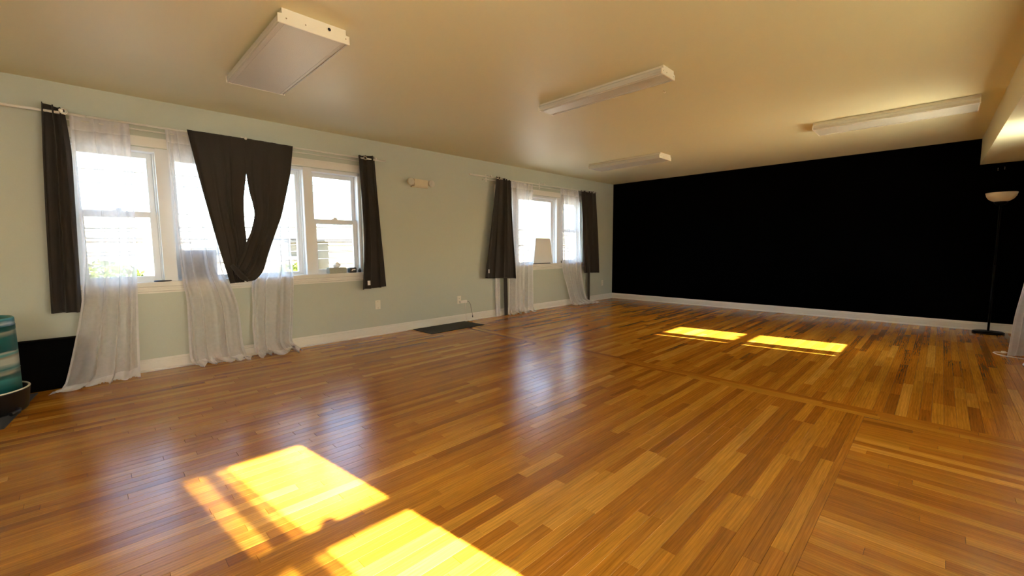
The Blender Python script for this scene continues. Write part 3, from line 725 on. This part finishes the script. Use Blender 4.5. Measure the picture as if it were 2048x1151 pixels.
f = MB().box(0.0349, 0.0362, 2.290, 2.330, ZS+0.030, ZS+0.046, 0.0); f.box(0.0349, 0.0362, 2.282, 2.296, ZS+0.022, ZS+0.034, 0.0); f.build('face_mark', 'paper', t)
t = thing('small_black_bottle', (0.0, 2.395, ZS), 'tiny dark bottle on the sill partly behind the right dark curtain', 'bottle')
MB().lathe([(0.0, 0.0), (0.017, 0.001), (0.018, 0.03), (0.010, 0.038), (0.009, 0.042)], (0.01, 2.395, ZS), 20).build('bottle_body', 'blackplastic', t)
MB().lathe([(0.010, 0.041), (0.010, 0.053), (0.0, 0.054)], (0.01, 2.395, ZS), 16).build('cap', 'greycord', t)
# far window sill
t = thing('white_panel', (0.0, 5.85, ZS), 'tapered white board standing on the far window sill between the sheers', 'board')
MB().prism([(5.60, ZS+0.012), (6.125, ZS+0.012), (6.055, 1.255), (6.03, 1.275), (5.66, 1.275)], 'x', -0.045, 0.0).build('board', 'whiteboard', t)
MB().box(-0.06, 0.03, 5.58, 6.03, ZS, ZS+0.012, 0.003).build('base_foot', 'blackplastic', t)
for k, (y, lab, m) in enumerate(((6.385, 'small glass jar on the far sill nearer the white board', 'greycord'), (6.475, 'small pale jar on the far sill nearer the corner', 'plate'))):
    t = thing('small_jar', (0.01, y, ZS), lab, 'jar')
    MB().lathe([(0.0, 0.0), (0.022, 0.001), (0.024, 0.035), (0.018, 0.042)], (0.01, y, ZS), 18).build('jar_body', m, t)
    MB().lathe([(0.019, 0.041), (0.019, 0.054), (0.0, 0.055)], (0.01, y, ZS), 18).build('lid', 'plate', t)

# ------------------------------------------------------------------ floor things
t = thing('floor_mat', (0.3, 3.57, 0.0), 'dark olive rectangular floor mat against the window wall under the outlet', 'mat')
MB().box(0.03, 0.47, 3.11, 4.01, 0.0005, 0.007, 0.003).build('mat_pad', 'mat', t)
rb = MB()
for a, b, c, d in ((0.03, 0.47, 3.11, 3.125), (0.03, 0.47, 3.995, 4.01), (0.03, 0.045, 3.11, 4.01), (0.455, 0.47, 3.11, 4.01)): rb.box(a, b, c, d, 0.0065, 0.009, 0.001)
rb.build('mat_edge', 'mat', t)
t = thing('floor_mat', (0.5, -0.75, 0.0), 'grey floor mat under the black pot at the left edge', 'mat')
MB().add([(0.16, -1.25, .0005), (1.0, -1.25, .0005), (1.0, -0.43, .0005), (0.16, -0.33, .0005), (0.16, -1.25, .007), (1.0, -1.25, .007), (1.0, -0.43, .007), (0.16, -0.33, .007)],
         [(0, 1, 2, 3), (4, 5, 6, 7), (0, 1, 5, 4), (1, 2, 6, 5), (2, 3, 7, 6), (3, 0, 4, 7)]).build('mat_pad', 'matgrey', t)
# low black box against the wall
t = thing('low_black_box', (0.09, -0.5, 0.0), 'low matt black box against the wall under the leftmost dark curtain', 'box')
MB().box(0.027, 0.112, -1.30, -0.012, 0.0, 0.385, 0.003).build('box_body', 'blackbox', t)
MB().box(0.020, 0.118, -1.305, -0.006, 0.385, 0.402, 0.003).build('box_lid', 'blackbox', t)
# black pot with the banded cylinder standing in it
PX, PY = 0.545, -0.585
t = thing('black_pot', (PX, PY, 0.007), 'round black pot with a white rim on the grey mat', 'pot')
MB().lathe([(0.0, 0.008), (0.225, 0.008), (0.235, 0.02), (0.250, 0.150), (0.252, 0.160), (0.240, 0.160), (0.236, 0.150), (0.225, 0.03), (0.0, 0.028)], (PX, PY, 0.0), 56).build('pot_body', 'blackplastic', t)
MB().torus((PX, PY, 0.161), 0.2455, 0.0065, 'z', 56, 8).build('pot_rim', 'plate', t)
hd = MB().tube([(PX+0.19, PY+0.20, 0.045), (PX+0.24, PY+0.20, 0.040), (PX+0.27, PY+0.17, 0.038)], 0.014, 10); hd.build('pot_side_tube', 'blackplastic', t)  # short dark tube lying on the mat beside the pot
t = thing('banded_cylinder', (PX, PY, 0.03), 'tall teal cylinder with cream painted bands standing in the black pot', 'cylinder')
MB().lathe([(0.0, 0.032), (0.205, 0.032), (0.212, 0.05), (0.2125, 0.30), (0.2145, 0.302), (0.2125, 0.304), (0.212, 0.60), (0.214, 0.602), (0.211, 0.604), (0.210, 0.648), (0.204, 0.656), (0.196, 0.652), (0.194, 0.60), (0.0, 0.598)], (PX, PY, 0.0), 64).build('cylinder_body', 'teal', t)

# floor lamp
lx, ly = 5.545, 7.98
t = thing('floor_lamp', (lx, ly, 0.0), 'black torchiere floor lamp with cream bowl shade before the black wall', 'floor lamp')
MB().lathe([(0.0, 0.0), (0.138, 0.0), (0.142, 0.006), (0.140, 0.020), (0.128, 0.026), (0.03, 0.032), (0.0, 0.033)], (lx, ly, 0.0), 48).build('base', 'pole', t)
MB().tube([(lx, ly, 0.03), (lx, ly, 0.85)], 0.011, 14).build('lower_pole', 'pole', t)
MB().tube([(lx, ly, 0.85), (lx, ly, 1.60)], 0.0095, 14).build('upper_pole', 'pole', t)
MB().lathe([(0.0125, 0.0), (0.0135, 0.01), (0.0125, 0.02)], (lx, ly, 0.84), 16).build('pole_collar', 'pole', t)
MB().lathe([(0.0, 1.585), (0.03, 1.588), (0.05, 1.605), (0.062, 1.625), (0.05, 1.632), (0.0, 1.632)], (lx, ly, 0.0), 32).build('bowl_cup', 'pole', t)
MB().lathe([(0.045, 1.628), (0.078, 1.640), (0.106, 1.662), (0.126, 1.695), (0.136, 1.738), (0.133, 1.740), (0.122, 1.700), (0.100, 1.668), (0.07, 1.648), (0.0, 1.640)], (lx, ly, 0.0), 48).build('bowl_shade', 'bowl', t)

# cord loop and black bag at the right edge
t = thing('cord_loop', (5.53, 6.55, 0.0), 'white cord looped on the floor beside the right sheer curtain', 'cord')
pts = [(5.62, 6.615, 0.006), (5.565, 6.61, 0.006), (5.52, 6.585, 0.006), (5.508, 6.54, 0.006), (5.528, 6.47, 0.006), (5.57, 6.41, 0.006), (5.64, 6.385, 0.006), (5.70, 6.36, 0.006)]
MB().tube(pts, 0.0045, 8).build('cord_run', 'cord', t)
MB().box(5.565, 5.60, 6.588, 6.612, 0.001, 0.02, 0.003).build('plug', 'cord', t)
t = thing('black_cloth_bag', (5.73, 6.05, 0.0), 'small black cloth bag with white trim at the right edge by the sheer', 'bag')
bm = MB(); vs = []; n = 20
for j, (z, r) in enumerate(((0.002, 0.06), (0.02, 0.085), (0.08, 0.09), (0.15, 0.08), (0.20, 0.05), (0.215, 0.02))):
    for i in range(n):
        a = 2*PI*i/n; rr = r*(1+0.08*math.sin(4*a+j)); vs.append((5.742+0.75*rr*math.cos(a), 6.02+rr*1.2*math.sin(a), z))
bm.add(vs, [(j*n+i, j*n+(i+1) % n, (j+1)*n+(i+1) % n, (j+1)*n+i) for j in range(5) for i in range(n)] + [tuple(range(5*n, 6*n))], True).build('bag_body', 'blackplastic', t)
MB().tube([(5.685, 5.95, 0.012), (5.668, 6.02, 0.014), (5.69, 6.09, 0.03)], 0.010, 10).build('white_trim', 'cord', t)

# ------------------------------------------------------------------ outdoors
tag(MB().box(-120, 120, -120, 140, -3.9, -3.7).build('ground', 'asphalt'), kind='structure')
tag(MB().box(RX+0.25, RX+9, 0.2, 14, 0.15, 0.45).build('roof_slab', 'roofgravel'), kind='structure')
def house(x, y0, y1, zt, m, label, siding_h=0.35, panels=False, dz=-3.7):
    t = thing('street_building', (x-3, (y0+y1)/2, dz), label, 'building')
    MB().box(x-6, x, y0, y1, dz, zt).build('walls', m, t)
    if panels:
        y = y0+0.9
        while y < y1-0.3:
            MB().box(x, x+0.05, y, y+0.10, dz, zt).build('batten', m, t); y += 0.9
    else:
        z = dz+0.2
        while z < zt-0.1:
            MB().prism([(x, z), (x+0.10, z), (x+0.02, z+siding_h-0.02), (x, z+siding_h-0.02)], 'y', y0, y1).build('course', m, t); z += siding_h
    MB().box(x-6.2, x+0.18, y0-0.2, y1+0.2, zt, zt+0.14, 0.02).build('roof_edge', 'roof', t)
    return t
house(-17.0, -3.0, 3.2, 1.45, 'siding_w', 'low white building with vertical battens seen through the leftmost window', panels=True)
house(-19.0, 3.8, 8.6, 0.55, 'siding_w', 'low white building seen through the middle window behind the wires', panels=True)
house(-17.5, 9.0, 17.0, 1.50, 'siding', 'cream building with horizontal courses seen through the right-hand pane', 0.32)
house(-19.0, 19.0, 34.0, 1.3, 'siding_w', 'pale low building seen through the far window', 0.4)
def bush(x, y, z, r, label):
    t = thing('green_bush', (x, y, -3.7), label, 'bush', 'green bushes across the street')
    MB().tube([(x, y, -3.7), (x+0.05, y, z-r*0.4)], [0.10, 0.05], 8).build('trunk', 'bark', t)
    rnd = random.Random(int(x*7+y*13)); mb = MB()
    for _ in range(900):
        d = Vector((rnd.gauss(0, 1), rnd.gauss(0, 1), rnd.gauss(0, 1))).normalized()*r*(rnd.random()**0.4)
        c = Vector((x, y, z-r*0.8))+Vector((d.x, d.y*1.2, d.z))
        a = Vector((rnd.gauss(0, 1), rnd.gauss(0, 1), rnd.gauss(0, 1))).normalized()*0.10; b = a.orthogonal().normalized()*0.05
        mb.add([c-a, c+b, c+a, c-b], [(0, 1, 2, 3)])
    f = mb.build('foliage', 'leaf', t, normals=False); f['kind'] = 'stuff'
bush(-9.5, 0.35, 0.72, 0.7, 'yellow green bush low outside the leftmost window')
bush(-11.5, 1.95, 0.45, 0.5, 'small yellow green bush outside the leftmost window, right of the taller one')
bush(-9.5, 4.75, 0.60, 0.6, 'yellow green bush outside the middle window beside the right mullion')
wr = [(-7.0, 2.72, 0.015), (-7.6, 2.60, 0.011), (-7.0, 1.80, 0.013), (-8.2, 1.66, 0.024), (-7.4, 1.52, 0.012), (-8.8, 1.30, 0.026), (-7.2, 1.16, 0.013), (-7.8, 0.95, 0.018), (-7.0, 0.74, 0.012)]
for i, (x, z, r) in enumerate(wr):
    rnd = random.Random(i); p = []
    for k in range(33):
        y = -30+k*2.5; s = ((y+30) % 40)/40
        p.append((x, y, z-0.55*4*s*(1-s)*0.6+0.25+0.022*(y-5)*math.sin(i*2.3)))
    tag(MB().tube(p, r*1.05, 6).build('utility_wire', 'wire'), 'dark utility wire strung along the street outside the windows', 'wire', 'utility wires outside')
